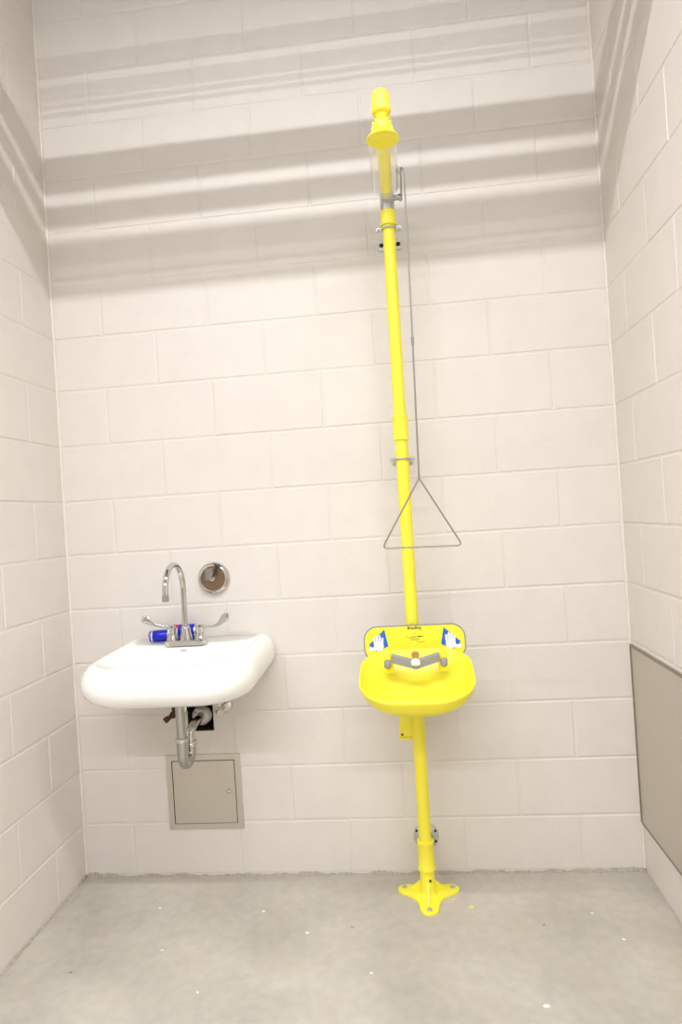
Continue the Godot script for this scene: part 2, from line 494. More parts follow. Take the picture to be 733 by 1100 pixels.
func unseen_conduits():
	# pipes out of view, sized and placed to cast the bands on the wall
	var src := Vector2(LAMP.z, LAMP.y)     # (z, y)
	var list := [[2.637, 0.064, 1.0, "thick unseen pipe crossing overhead, topmost of the wall-side pair"], [2.480, 0.037, 1.0, "mid-size unseen pipe crossing overhead under the thick one"],
		[2.355, 0.0225, 1.15, "thin unseen pipe crossing overhead, topmost of the room-side four"], [2.298, 0.0190, 1.15, "thin unseen pipe crossing overhead, second of the room-side four"],
		[2.243, 0.0165, 1.15, "thin unseen pipe crossing overhead, third of the room-side four"], [2.190, 0.0145, 1.15, "thin unseen pipe crossing overhead, lowest of the room-side four"]]
	for c in list:
		var z: float = c[2]
		var y: float = c[0] + (src.y - c[0]) * z / src.x
		var o := thing("unseen_conduit", c[3], "unseen_conduit", Vector3(0, y, z), "unseen overhead pipes")
		var st := S(); rod(st, Vector3(0.0, 0, 0), Vector3(W, 0, 0), c[1] * 0.5, 20)
		part("pipe", st, M.unseen_conduit, o)

# ------------------------------------------------------------------ basin and what belongs to it
func ring3(x0, x1, z0, z1, rb, rf, y, tilt := 0.0) -> Array:
	var out := []
	for p in round_rect(x0, x1, z0, z1, rb, rf): out.append(Vector3(p.x, y - tilt * p.y, p.y))
	return out

func wash_basin():
	var o := thing("wash_basin", "white porcelain wall-hung wash basin with rounded corners", "basin", Vector3(0.49, 0.0, 0.0))
	var st := S()
	var h := 0.286; var d := 0.462; var top := 0.884; var tl := 0.036
	var r := []
	# bowl from the drain outwards, over the rounded rim, down the apron and back under to the wall
	r.append(ring3(-0.022, 0.022, 0.238, 0.282, 0.021, 0.021, 0.742))
	r.append(ring3(-0.06, 0.06, 0.20, 0.32, 0.055, 0.055, 0.745))
	r.append(ring3(-0.13, 0.13, 0.180, 0.365, 0.08, 0.09, 0.752))
	r.append(ring3(-0.185, 0.185, 0.168, 0.392, 0.07, 0.11, 0.772))
	r.append(ring3(-0.212, 0.212, 0.162, 0.404, 0.06, 0.12, 0.812, 0.01))
	r.append(ring3(-0.222, 0.222, 0.158, 0.408, 0.06, 0.12, 0.853, tl))
	r.append(ring3(-0.228, 0.228, 0.154, 0.411, 0.06, 0.12, 0.869, tl))
	r.append(ring3(-0.235, 0.235, 0.149, 0.415, 0.06, 0.12, 0.877, tl))
	for q in [[0.046, 0.0], [0.036, -0.002], [0.025, -0.0075], [0.014, -0.017], [0.006, -0.031], [0.001, -0.048], [0.0, -0.064], [0.002, -0.080], [0.008, -0.096], [0.018, -0.110], [0.034, -0.122], [0.058, -0.131]]:
		r.append(ring3(-h + q[0], h - q[0], 0.001, d - q[0], 0.015, 0.145 - q[0] * 0.4, top + q[1], tl))
	r.append(ring3(-h + 0.10, h - 0.10, 0.01, d - 0.12, 0.03, 0.09, top - 0.148, 0.02))
	r.append(ring3(-0.10, 0.10, 0.14, d - 0.15, 0.06, 0.06, top - 0.164))
	loft(st, r)
	part("bowl", st, M.porcelain, o)
	# drain strainer, overflow slot
	st = S(); lathe(st, [Vector2(0, 0.7455), Vector2(0.016, 0.7455), Vector2(0.021, 0.7465), Vector2(0.0225, 0.7435), Vector2(0.0, 0.743)], Transform3D(Basis.IDENTITY, Vector3(0, 0, 0.26)))
	part("drain", st, M.chrome, o)
	st = S(); block(st, Vector3(-0.011, -0.0045, -0.001), Vector3(0.011, 0.0045, 0.0015), 0.0006, Transform3D(Basis(Vector3.RIGHT, -0.35), Vector3(-0.005, 0.866, 0.1555)))
	part("overflow_badge", st, M.badge, o)

func faucet():
	var o := thing("faucet", "chrome gooseneck faucet with two wrist-blade handles on the basin", "faucet", Vector3(0.482, 0.8795, 0.115))
	var st := S()
	var base := PackedVector2Array()
	for p in round_rect(-0.076, 0.076, -0.026, 0.026, 0.025, 0.025, 8): base.append(p)
	slab(st, base, -0.002, 0.016, Transform3D.IDENTITY, 0.003)
	part("base_plate", st, M.chrome, o)
	st = S()
	lathe(st, [Vector2(0.022, 0.012), Vector2(0.021, 0.03), Vector2(0.0165, 0.046), Vector2(0.0155, 0.058), Vector2(0.0125, 0.064), Vector2(0, 0.064)], Transform3D.IDENTITY)
	part("spout_collar", st, M.chrome, o)
	st = S()
	var pts := [Vector3(0, 0.05, 0)]
	for k in 10: pts.append(Vector3(0, 0.06 + k * 0.0141, 0))
	var R := 0.086
	for k in 19:
		var a := PI * k / 18.0
		pts.append(Vector3(0, 0.200 + R * sin(a), R - R * cos(a)))
	pts.append(Vector3(0, 0.193, 2 * R + 0.0005)); pts.append(Vector3(0, 0.182, 2 * R + 0.001))
	tube(st, pts, 0.0098, 18)
	var sp := part("spout", st, M.chrome, o)
	st = S(); lathe(st, [Vector2(0, 0.172), Vector2(0.0105, 0.172), Vector2(0.0112, 0.174), Vector2(0.0112, 0.192), Vector2(0.0095, 0.194)], Transform3D(Basis.IDENTITY, Vector3(0, 0, 2 * R + 0.001)))
	part("aerator", st, M.dull_chrome, sp)
	for s in [-1.0, 1.0]:
		st = S()
		lathe(st, [Vector2(0.02, 0.012), Vector2(0.019, 0.024), Vector2(0.015, 0.030), Vector2(0.0145, 0.046), Vector2(0.0165, 0.050), Vector2(0.0165, 0.060), Vector2(0.012, 0.066), Vector2(0, 0.067)], Transform3D(Basis.IDENTITY, Vector3(0.051 * s, 0, 0)))
		var v := part("valve", st, M.chrome, o)
		# blade: narrow at the hub, sweeping outwards and up into a flat paddle
		st = S()
		var bp := [Vector3(0.051, 0.060, 0.004), Vector3(0.075, 0.059, 0.006), Vector3(0.100, 0.058, 0.009), Vector3(0.118, 0.063, 0.012), Vector3(0.134, 0.073, 0.015), Vector3(0.146, 0.085, 0.018), Vector3(0.155, 0.096, 0.020), Vector3(0.160, 0.104, 0.021)]
		if s < 0: bp = [Vector3(0.051, 0.060, 0.004), Vector3(0.072, 0.063, 0.005), Vector3(0.092, 0.067, 0.007), Vector3(0.108, 0.072, 0.010), Vector3(0.120, 0.079, 0.012), Vector3(0.132, 0.088, 0.015), Vector3(0.142, 0.099, 0.017), Vector3(0.148, 0.106, 0.018)]
		var path := []
		for p in bp: path.append(Vector3(p.x * s, p.y, p.z))
		tube(st, path, [0.0065, 0.0050, 0.0048, 0.0068, 0.0110, 0.0148, 0.0130, 0.004], 16, false, 1.0, 0.30)
		part("handle", st, M.chrome, v)

func drink_cans():
	# two slim cans lying behind the faucet; the can's axis is its local x
	var at := [Vector3(0.326, 0.8815 + 0.0215, 0.064), Vector3(0.400, 0.883 + 0.0265, 0.0285)]
	var labels := ["slim blue and silver drink can lying beside the left faucet handle", "slim blue drink can with red emblem lying behind the faucet neck"]
	var turn := [0.10, 0.0]
	for i in 2:
		var o := thing("drink_can", labels[i], "can", at[i], "drink cans lying on the basin")
		o.rotation.y = turn[i]
		var k2 := 0.80 if i == 0 else 1.0                  # the first can is the slimmer one
		var L := 0.094 if i == 0 else 0.1; var x0 := 0.0
		var xf := Transform3D(Basis(Vector3.BACK, -PI / 2), Vector3.ZERO).scaled_local(Vector3(k2, k2, k2))
		var st := S()
		lathe(st, [Vector2(0, 0.004), Vector2(0.019, 0.004), Vector2(0.021, 0.0), Vector2(0.0225, 0.002), Vector2(0.0262, 0.009), Vector2(0.0265, 0.012), Vector2(0.0265, L - 0.012), Vector2(0.0262, L - 0.009), Vector2(0.0235, L - 0.002), Vector2(0.0225, L), Vector2(0.021, L - 0.003), Vector2(0, L - 0.003)], xf)
		part("body", st, M.can_silver, o)
		for b in ([[0.008, 0.014], [0.022, 0.088]] if i == 0 else [[0.030, 0.044], [0.052, 0.090]]):
			st = S(); lathe(st, [Vector2(0.0266, b[0]), Vector2(0.0268, b[0] + 0.0003), Vector2(0.0268, b[1] - 0.0003), Vector2(0.0266, b[1])], xf)
			part("blue_band", st, M.can_blue, o)
		if i == 0: continue
		# red printed emblem, wrapped on the can
		st = S(); new_group(st)
		for k in 8:
			var a0 := -0.9 + k * 0.16; var a1 := a0 + 0.16
			var w0 := 0.015 * sin((k + 0.15) / 8.4 * PI); var w1 := 0.015 * sin((k + 1.15) / 8.4 * PI)
			var xm: float = x0 + 0.018
			quad(st, Vector3(xm - w0, cos(a0 + 0.7) * 0.0271, sin(a0 + 0.7) * 0.0271), Vector3(xm + w0, cos(a0 + 0.7) * 0.0271, sin(a0 + 0.7) * 0.0271),
				Vector3(xm + w1, cos(a1 + 0.7) * 0.0271, sin(a1 + 0.7) * 0.0271), Vector3(xm - w1, cos(a1 + 0.7) * 0.0271, sin(a1 + 0.7) * 0.0271))
		part("emblem", st, M.can_red, o)

func drain_trap():
	var o := thing("drain_trap", "grey metal drain trap under the basin running into the wall", "drain pipe", Vector3(0.487, 0.0, 0.0))
	var st := S()
	rod(st, Vector3(0, 0.575, 0.235), Vector3(0, 0.7185, 0.235), 0.0155, 22)
	part("tailpiece", st, M.dull_chrome, o)
	st = S(); lathe(st, [Vector2(0.0155, 0.576), Vector2(0.021, 0.576), Vector2(0.0215, 0.580), Vector2(0.0215, 0.586), Vector2(0.0185, 0.590), Vector2(0.0155, 0.591)], Transform3D(Basis.IDENTITY, Vector3(0, 0, 0.235)))
	part("slip_nut", st, M.chrome, o)
	st = S()
	var pts := [Vector3(0, 0.580, 0.235), Vector3(0, 0.535, 0.235)]
	for k in 15:
		var a := PI * k / 14.0
		pts.append(Vector3(0.004 * k / 14.0, 0.528 - 0.036 * sin(a), 0.199 + 0.036 * cos(a)))
	pts.append(Vector3(0.004, 0.535, 0.163)); pts.append(Vector3(0.004, 0.556, 0.163))
	tube(st, pts, 0.0185, 20)
	part("bend", st, M.dull_chrome, o)
	st = S(); lathe(st, [Vector2(0.0165, 0.538), Vector2(0.0215, 0.538), Vector2(0.022, 0.541), Vector2(0.022, 0.547), Vector2(0.0185, 0.552), Vector2(0.0155, 0.553)], Transform3D(Basis.IDENTITY, Vector3(0.004, 0, 0.163)))
	part("slip_nut", st, M.chrome, o)
	st = S(); tube(st, bent([Vector3(0.004, 0.55, 0.163), Vector3(0.004, 0.590, 0.163), Vector3(-0.003, 0.594, 0.02), Vector3(-0.003, 0.594, -0.06)], 0.034, 8), 0.0155, 20)
	part("trap_arm", st, M.chrome, o)
	st = S(); lathe(st, [Vector2(0.016, 0.020), Vector2(0.021, 0.020), Vector2(0.030, 0.014), Vector2(0.037, 0.004), Vector2(0.0385, 0.0), Vector2(0.0385, -0.002)], Transform3D(Basis(Vector3.RIGHT, PI / 2), Vector3(-0.003, 0.594, 0.002)))
	part("escutcheon", st, M.dull_chrome, o)
	st = S(); lathe(st, [Vector2(0, 0.465), Vector2(0.010, 0.465), Vector2(0.010, 0.480), Vector2(0.016, 0.484), Vector2(0.016, 0.4935), Vector2(0, 0.4935)], Transform3D(Basis.IDENTITY, Vector3(0.002, 0.0225, 0.199)), 12)
	part("drain_plug", st, M.dull_chrome, o)

func supply_stops():
	var spec := [[Vector3(0.405, 0.622, 0.0), "tarnished dark supply stop valve left under the basin", M.brass, -1.0], [Vector3(0.575, 0.632, 0.0), "bright chrome supply stop valve under the basin beside the drain hole", M.chrome, 1.0]]
	for e in spec:
		var o := thing("supply_stop", e[1], "valve", e[0], "supply stops under the basin")
		var m: Material = e[2]; var s: float = e[3]
		var st := S(); lathe(st, [Vector2(0, 0), Vector2(0.026, 0), Vector2(0.024, 0.006), Vector2(0.009, 0.009), Vector2(0.009, 0.06), Vector2(0, 0.06)], Transform3D(Basis(Vector3.RIGHT, PI / 2), Vector3.ZERO), 20)
		part("wall_flange", st, M.chrome, o)
		st = S(); rod(st, Vector3(0, 0, 0.045), Vector3(0, 0, 0.092), 0.0125, 16, 0.003); rod(st, Vector3(0, 0, 0.072), Vector3(0, 0.045, 0.072), 0.008, 12)
		part("body", st, m, o)
		st = S(); tube(st, [Vector3(0, 0, 0.09), Vector3(-0.004, -0.002, 0.10), Vector3(-0.012, -0.006, 0.112), Vector3(-0.02, -0.012, 0.118)] if s < 0 else [Vector3(0, 0, 0.09), Vector3(0.004, 0, 0.10), Vector3(0.010, -0.001, 0.108)], [0.006, 0.007, 0.011, 0.010] if s < 0 else [0.006, 0.012, 0.012], 12)
		part("handle", st, m, o)
		st = S(); tube(st, bent([Vector3(0, 0.04, 0.072), Vector3(0, 0.07, 0.072), Vector3(0.012 if s < 0 else -0.016, 0.098, 0.08)], 0.02), 0.005, 10)
		part("riser_tube", st, M.dull_chrome, o)

func access_panel():
	var o := thing("access_panel", "square stainless steel access panel with lock in the wall below basin", "access panel", Vector3(0.3355, 0.174, 0.0))
	var w := 0.281; var h := 0.275
	var st := S()
	var f := 0.021
	# mitred flat frame of four strips
	for q in [[[0, 0], [w, 0], [w - f, f], [f, f]], [[w, 0], [w, h], [w - f, h - f], [w - f, f]], [[w, h], [0, h], [f, h - f], [w - f, h - f]], [[0, h], [0, 0], [f, f], [f, h - f]]]:
		var poly := PackedVector2Array()
		for p in q: poly.append(Vector2(p[0], -p[1]))
		slab(st, poly, 0.0, 0.004, Transform3D(Basis(Vector3.RIGHT, PI / 2), Vector3.ZERO), 0.0)
	part("frame", st, M.steel, o)
	st = S(); block(st, Vector3(f - 0.001, f - 0.001, -0.002), Vector3(w - f + 0.001, h - f + 0.001, 0.0012), 0.0003)
	part("gap_shade", st, M.black, o)  # black sheet standing in for shade in the gap round the door
	st = S(); block(st, Vector3(f + 0.0028, f + 0.0012, 0.0005), Vector3(w - f - 0.0028, h - f - 0.0030, 0.0038), 0.0009)
	var d := part("door", st, M.steel, o)
	st = S(); lathe(st, [Vector2(0, 0.0068), Vector2(0.007, 0.0068), Vector2(0.0095, 0.0055), Vector2(0.010, 0.0035)], Transform3D(Basis(Vector3.RIGHT, PI / 2), Vector3(w - f - 0.028, h * 0.50, 0)), 20)
	block(st, Vector3(-0.006, -0.001, 0.0064), Vector3(0.006, 0.001, 0.0074), 0.0002, Transform3D(Basis(Vector3.BACK, 0.5), Vector3(w - f - 0.028, h * 0.50, 0)))
	part("cam_lock", st, M.chrome, d)

func wall_valve():
	var o := thing("wall_valve", "round chrome wall valve trim with small lever above the basin", "valve", Vector3(0.562, 1.096, 0.0))
	var xf := Transform3D(Basis(Vector3.RIGHT, PI / 2), Vector3.ZERO)
	var st := S()
	lathe(st, [Vector2(0.060, 0.0), Vector2(0.0595, 0.006), Vector2(0.056, 0.013), Vector2(0.050, 0.017), Vector2(0.046, 0.016), Vector2(0.0445, 0.010)], xf, 48)
	part("bezel", st, M.chrome, o)
	st = S(); lathe(st, [Vector2(0, 0.010), Vector2(0.045, 0.010)], xf, 48)
	part("face_plate", st, M.brown_reflection, o)
	st = S(); block(st, Vector3(-0.030, -0.006, 0.0085), Vector3(-0.002, 0.038, 0.0115), 0.001)
	part("indicator_plate", st, M.dull_chrome, o)
	st = S(); lathe(st, [Vector2(0.013, 0.009), Vector2(0.013, 0.022), Vector2(0.009, 0.028), Vector2(0, 0.029)], xf, 20)
	var hub := part("hub", st, M.chrome, o)
	st = S(); tube(st, [Vector3(0, 0, 0.022), Vector3(0.008, 0.018, 0.026), Vector3(0.016, 0.038, 0.030), Vector3(0.020, 0.049, 0.033)], [0.0052, 0.0048, 0.0042, 0.0036], 12)
	rod(st, Vector3(0.015, 0.050, 0.033), Vector3(0.026, 0.048, 0.033), 0.0035, 10)
	part("lever", st, M.dark_chrome, hub)

func steel_panel():
	var o := thing("steel_sheet", "brushed stainless steel protection sheet fixed low on the side wall", "metal panel", Vector3(W, 0.17, 0.0))
	var st := S()
	block(st, Vector3(-0.0042, 0.004, 0.010), Vector3(-0.0007, 0.612, 1.225), 0.0006)
	part("sheet", st, M.steel, o)
	var t := 0.008
	for q in [[Vector3(-0.0075, 0.610, 0.006), Vector3(-0.0007, 0.619, 1.23)], [Vector3(-0.0065, 0.0, 0.006), Vector3(-0.0007, 0.005, 1.23)], [Vector3(-0.0075, 0.004, 0.005), Vector3(-0.0007, 0.612, 0.0125)], [Vector3(-0.0075, 0.004, 1.222), Vector3(-0.0007, 0.612, 1.23)]]:
		st = S(); block(st, q[0], q[1], 0.0012)
		part("edge_strip", st, M.steel_dark, o)

# ------------------------------------------------------------------ emergency shower with eye wash
const PZ := 0.14      # pipe axis from the wall
func emergency_station():
	var o := thing("emergency_shower", "tall yellow emergency shower pipe with eye wash bowl and pull handle", "shower", Vector3(1.273, 0.0, 0.0))
	o.rotation.z = -0.0050
	var Y: Material = M.yellow
	var st := S()
	# pipe in three lengths
	rod(st, Vector3(0, 0.175, PZ), Vector3(0, 1.56, PZ), 0.0212, 28)
	part("lower_pipe", st, Y, o)
	st = S(); rod(st, Vector3(0, 1.56, PZ), Vector3(0, 2.29, PZ), 0.0206, 28)
	part("upper_pipe", st, Y, o)
	st = S(); lathe(st, [Vector2(0.021, 1.536), Vector2(0.0262, 1.537), Vector2(0.0266, 1.545), Vector2(0.0258, 1.550), Vector2(0.0255, 1.606), Vector2(0.0268, 1.612), Vector2(0.0268, 1.619), Vector2(0.0255, 1.622), Vector2(0.021, 1.623)], Transform3D(Basis.IDENTITY, Vector3(0, 0, PZ)), 32)
	part("coupling", st, Y, o)
	# waste tee by the floor, with its arm to the wall
	st = S(); lathe(st, [Vector2(0.021, 0.089), Vector2(0.0285, 0.089), Vector2(0.0295, 0.093), Vector2(0.0295, 0.098), Vector2(0.0268, 0.102), Vector2(0.0265, 0.172), Vector2(0.0285, 0.176), Vector2(0.0290, 0.182), Vector2(0.0285, 0.187), Vector2(0.0212, 0.189)], Transform3D(Basis.IDENTITY, Vector3(0, 0, PZ)), 32)
	rod(st, Vector3(0, 0.136, 0.0), Vector3(0, 0.136, PZ), 0.021, 24)
	part("waste_tee", st, Y, o)
	st = S(); lathe(st, [Vector2(0.022, 0.014), Vector2(0.026, 0.014), Vector2(0.030, 0.009), Vector2(0.043, 0.004), Vector2(0.0445, 0.0)], Transform3D(Basis(Vector3.RIGHT, PI / 2), Vector3(0.004, 0.136, 0.0008)), 36)
	var wf := part("wall_flange", st, M.galvanized, o)
	for a in [0.5, 2.6, -0.5, -2.6]:
		st = S(); lathe(st, [Vector2(0, 0.0085), Vector2(0.004, 0.0075), Vector2(0.005, 0.005)], Transform3D(Basis(Vector3.RIGHT, PI / 2), Vector3(0.004 + 0.038 * cos(a), 0.136 + 0.038 * sin(a), 0.0008)), 10)
		part("screw", st, M.black, wf)
	# floor flange: three lobes with ribs and bolts
	st = S()
	var lobes := [Vector2(-0.080, 0.100), Vector2(0.084, 0.103), Vector2(0.002, 0.233)]
	var cen := Vector2(0.002, 0.143)
	var outline := PackedVector2Array()
	var half := [Vector2(0.0, 0.256), Vector2(0.012, 0.2525), Vector2(0.0245, 0.243), Vector2(0.0305, 0.228), Vector2(0.0325, 0.209), Vector2(0.0375, 0.186), Vector2(0.050, 0.163), Vector2(0.070, 0.146), Vector2(0.089, 0.134), Vector2(0.101, 0.119), Vector2(0.1035, 0.106), Vector2(0.098, 0.092), Vector2(0.085, 0.083), Vector2(0.066, 0.082), Vector2(0.040, 0.086), Vector2(0.018, 0.092)]
	for p in half: outline.append(p + Vector2(0.002, 0))
	for k in range(half.size() - 1, 0, -1): outline.append(Vector2(0.002 - half[k].x, half[k].y))
	var fine := PackedVector2Array(); var m := outline.size()
	for k in m:
		for j in 4: fine.append(outline[k].cubic_interpolate(outline[(k + 1) % m], outline[(k - 1 + m) % m], outline[(k + 2) % m], j / 4.0))
	outline = fine
	var rim := []; var low := []; var top := []
	for p in outline:
		var q: Vector2 = cen + (p - cen) * 0.985
		low.append(Vector3(p.x, 0.0, p.y)); rim.append(Vector3(p.x, 0.0066, p.y)); top.append(Vector3(q.x, 0.008, q.y))
	for ring in [[low, rim], [rim, top]]:
		new_group(st)
		for k in top.size(): quad(st, ring[0][k], ring[0][(k + 1) % top.size()], ring[1][(k + 1) % top.size()], ring[1][k])
	for k in top.size():
		new_group(st)
		for v in [Vector3(cen.x, 0.008, cen.y), top[k], top[(k + 1) % top.size()]]: st.add_vertex(v)
	lathe(st, [Vector2(0.031, 0.007), Vector2(0.0275, 0.012), Vector2(0.0248, 0.022), Vector2(0.0242, 0.034), Vector2(0.0240, 0.091)], Transform3D(Basis.IDENTITY, Vector3(0, 0, PZ)), 32)
	for lb in lobes:
		var v: Vector2 = (lb - cen).normalized()
		var root := Vector3(0, 0, PZ)
		var ang := atan2(v.y, v.x)
		var xf := Transform3D(Basis(Vector3.UP, -ang), root)
		# triangular rib
		for sd in [-1.0, 1.0]:
			new_group(st)
			for p in [Vector3(0.02, 0.008, 0.0035 * sd), Vector3(0.068, 0.009, 0.0035 * sd), Vector3(0.02, 0.056, 0.0035 * sd)]: st.add_vertex(xf * p)
		new_group(st)
		quad(st, xf * Vector3(0.068, 0.009, -0.0035), xf * Vector3(0.068, 0.009, 0.0035), xf * Vector3(0.02, 0.056, 0.0035), xf * Vector3(0.02, 0.056, -0.0035))
	var fl := part("floor_flange", st, Y, o)
	for lb in lobes: hex_bolt(fl, Vector3(lb.x, 0.008, lb.y), Vector3.UP, 0.0062, 0.006, M.galvanized)
	hex_bolt(fl, Vector3(0.009, 0.062, PZ + 0.0225), Vector3(0.2, 0, 1).normalized(), 0.003, 0.003, M.black, "dark_hole")  # black stud where the pipe shows a dark hole
	# wall brackets with strut clamps
	for b in [[2.252, 0.019, 0.040, M.black], [1.474, 0.009, 0.036, M.galvanized]]:  # upper bolts coloured black for two dark holes in the bracket
		var y: float = b[0]
		st = S()
		block(st, Vector3(-b[2], y - b[1], 0.0008), Vector3(b[2], y + b[1], 0.006), 0.001)
		block(st, Vector3(-0.012, y - 0.011, 0.005), Vector3(0.012, y + 0.011, PZ - 0.02), 0.001)
		var wb := part("wall_bracket", st, M.galvanized, o)
		for s in [-1.0, 1.0]: hex_bolt(wb, Vector3(0.030 * s, y, 0.006), Vector3.BACK, 0.0052, 0.006, b[3])
		st = S()
		var ring := []
		for k in 28:
			var a := TAU * k / 28
			ring.append(Vector3(0.0242 * cos(a), y, PZ + 0.0242 * sin(a)))
		tube(st, ring, 0.0042, 8, true, 0.7)
		block(st, Vector3(0.022, y - 0.006, PZ - 0.004), Vector3(0.044, y + 0.006, PZ + 0.004), 0.001)
		block(st, Vector3(-0.044, y - 0.006, PZ - 0.004), Vector3(-0.022, y + 0.006, PZ + 0.004), 0.001)
		var cl := part("pipe_clamp", st, M.galvanized, o)
		for s in [-1.0, 1.0]: hex_bolt(cl, Vector3(0.036 * s, y, PZ + 0.004), Vector3.BACK, 0.0042, 0.008, M.galvanized)
	# top: tee, ball valve, arm, elbow, shower head
	st = S(); lathe(st, [Vector2(0.0206, 2.262), Vector2(0.0262, 2.263), Vector2(0.0268, 2.272), Vector2(0.0250, 2.278), Vector2(0.0250, 2.300), Vector2(0.0262, 2.304), Vector2(0.0262, 2.311), Vector2(0.022, 2.313)], Transform3D(Basis.IDENTITY, Vector3(0, 0, PZ)), 32)
	part("upper_socket", st, Y, o)
	st = S()
	tube(st, bent([Vector3(0, 2.31, PZ), Vector3(0, 2.358, PZ), Vector3(0, 2.358, PZ + 0.05), Vector3(0, 2.358, PZ + 0.066)], 0.034, 10), 0.0235, 26)
	var bv := part("ball_valve", st, M.galvanized, o)
	bv.set_meta("label", "bare metal ball valve body")
	st = S()
	rod(st, Vector3(0.018, 2.350, PZ + 0.012), Vector3(0.052, 2.350, PZ + 0.012), 0.009, 16)
	rod(st, Vector3(0.040, 2.350, PZ + 0.012), Vector3(0.050, 2.350, PZ + 0.012), 0.013, 6)
	block(st, Vector3(0.046, 2.345, PZ), Vector3(0.051, 2.357, 0.325), 0.001)
	var hook := []
	for k in 15:
		var a := -0.4 + TAU * 0.72 * k / 14.0
		hook.append(Vector3(0.0485 - 0.006 + 0.009 * cos(a), 2.352 + 0.010 * sin(a), 0.328 + 0.004 * k / 14.0))
	tube(st, hook, 0.0024, 8)
	part("valve_lever", st, M.dull_chrome, bv)
	st = S(); rod(st, Vector3(0, 2.360, PZ + 0.062), Vector3(0, 2.360, 0.655), 0.0200, 28)
	part("shower_arm", st, Y, o)
	var HZ := 0.682
	st = S()
	tube(st, bent([Vector3(0, 2.360, 0.63), Vector3(0, 2.360, HZ), Vector3(0, 2.335, HZ)], 0.026, 10), 0.0232, 28)
	lathe(st, [Vector2(0, 2.3845), Vector2(0.010, 2.383), Vector2(0.018, 2.378), Vector2(0.0232, 2.368), Vector2(0.0238, 2.355), Vector2(0.0238, 2.338), Vector2(0.0252, 2.334), Vector2(0.0252, 2.326), Vector2(0.022, 2.322), Vector2(0, 2.322)], Transform3D(Basis.IDENTITY, Vector3(0, 0, HZ)), 32)
	part("elbow", st, Y, o)
	st = S()
	lathe(st, [Vector2(0.0165, 2.325), Vector2(0.0165, 2.318), Vector2(0.0135, 2.312), Vector2(0.0135, 2.304), Vector2(0.0175, 2.300), Vector2(0.0225, 2.297), Vector2(0.0225, 2.290), Vector2(0.0275, 2.286), Vector2(0.0290, 2.276), Vector2(0.0320, 2.268), Vector2(0.0415, 2.259), Vector2(0.0428, 2.256), Vector2(0.0415, 2.2545), Vector2(0.0340, 2.261), Vector2(0.020, 2.268), Vector2(0, 2.270)], Transform3D(Basis.IDENTITY, Vector3(0.0, 0, HZ)), 40)
	var head := part("shower_head", st, M.yellow_plastic, o)
	for k in 8:
		var a := TAU * k / 8
		st = S(); block(st, Vector3(0.013, 2.296, -0.0022), Vector3(0.0245, 2.303, 0.0022), 0.0008, Transform3D(Basis(Vector3.UP, a), Vector3(0, 0, HZ)))
		part("lug", st, M.yellow_plastic, head)
	# clear plastic sleeve slipped over the arm
	st = S()
	var sx := along(Vector3(-0.002, 2.350, 0.238), Vector3(-0.002, 2.350, 0.6))
	lathe(st, [Vector2(0.030, 0.0), Vector2(0.0405, 0.0), Vector2(0.0410, 0.002), Vector2(0.0410, 0.30)], sx, 36)
	part("plastic_sleeve", st, M.clear, o).set_meta("label", "clear plastic sleeve")
	# pull rod and triangle
	var rz := 0.334; var rx := 0.052
	st = S()
	tube(st, bent([Vector3(rx - 0.010, 2.338, rz), Vector3(rx - 0.010, 2.352, rz), Vector3(rx - 0.001, 2.360, rz), Vector3(rx + 0.006, 2.350, rz), Vector3(rx + 0.001, 1.80, rz)], 0.008, 5), 0.0026, 10)
	var pr := part("pull_rod", st, M.wire, o)
	st = S(); rod(st, Vector3(rx + 0.001, 1.806, rz), Vector3(rx + 0.001, 1.832, rz), 0.0046, 12)
	part("rod_coupling", st, M.wire, pr)
	st = S()
	rod(st, Vector3(rx - 0.004, 1.395, rz), Vector3(rx + 0.001, 1.808, rz), 0.0029, 12)
	var tri := bent([Vector3(rx - 0.004, 1.396, rz), Vector3(rx - 0.004 - 0.126, 1.186, rz), Vector3(rx - 0.004 + 0.120, 1.1825, rz), Vector3(rx - 0.004, 1.396, rz)], 0.018, 6)
	tube(st, tri, 0.0026, 10)
	part("triangle_handle", st, M.wire, pr)
	eye_wash(o)

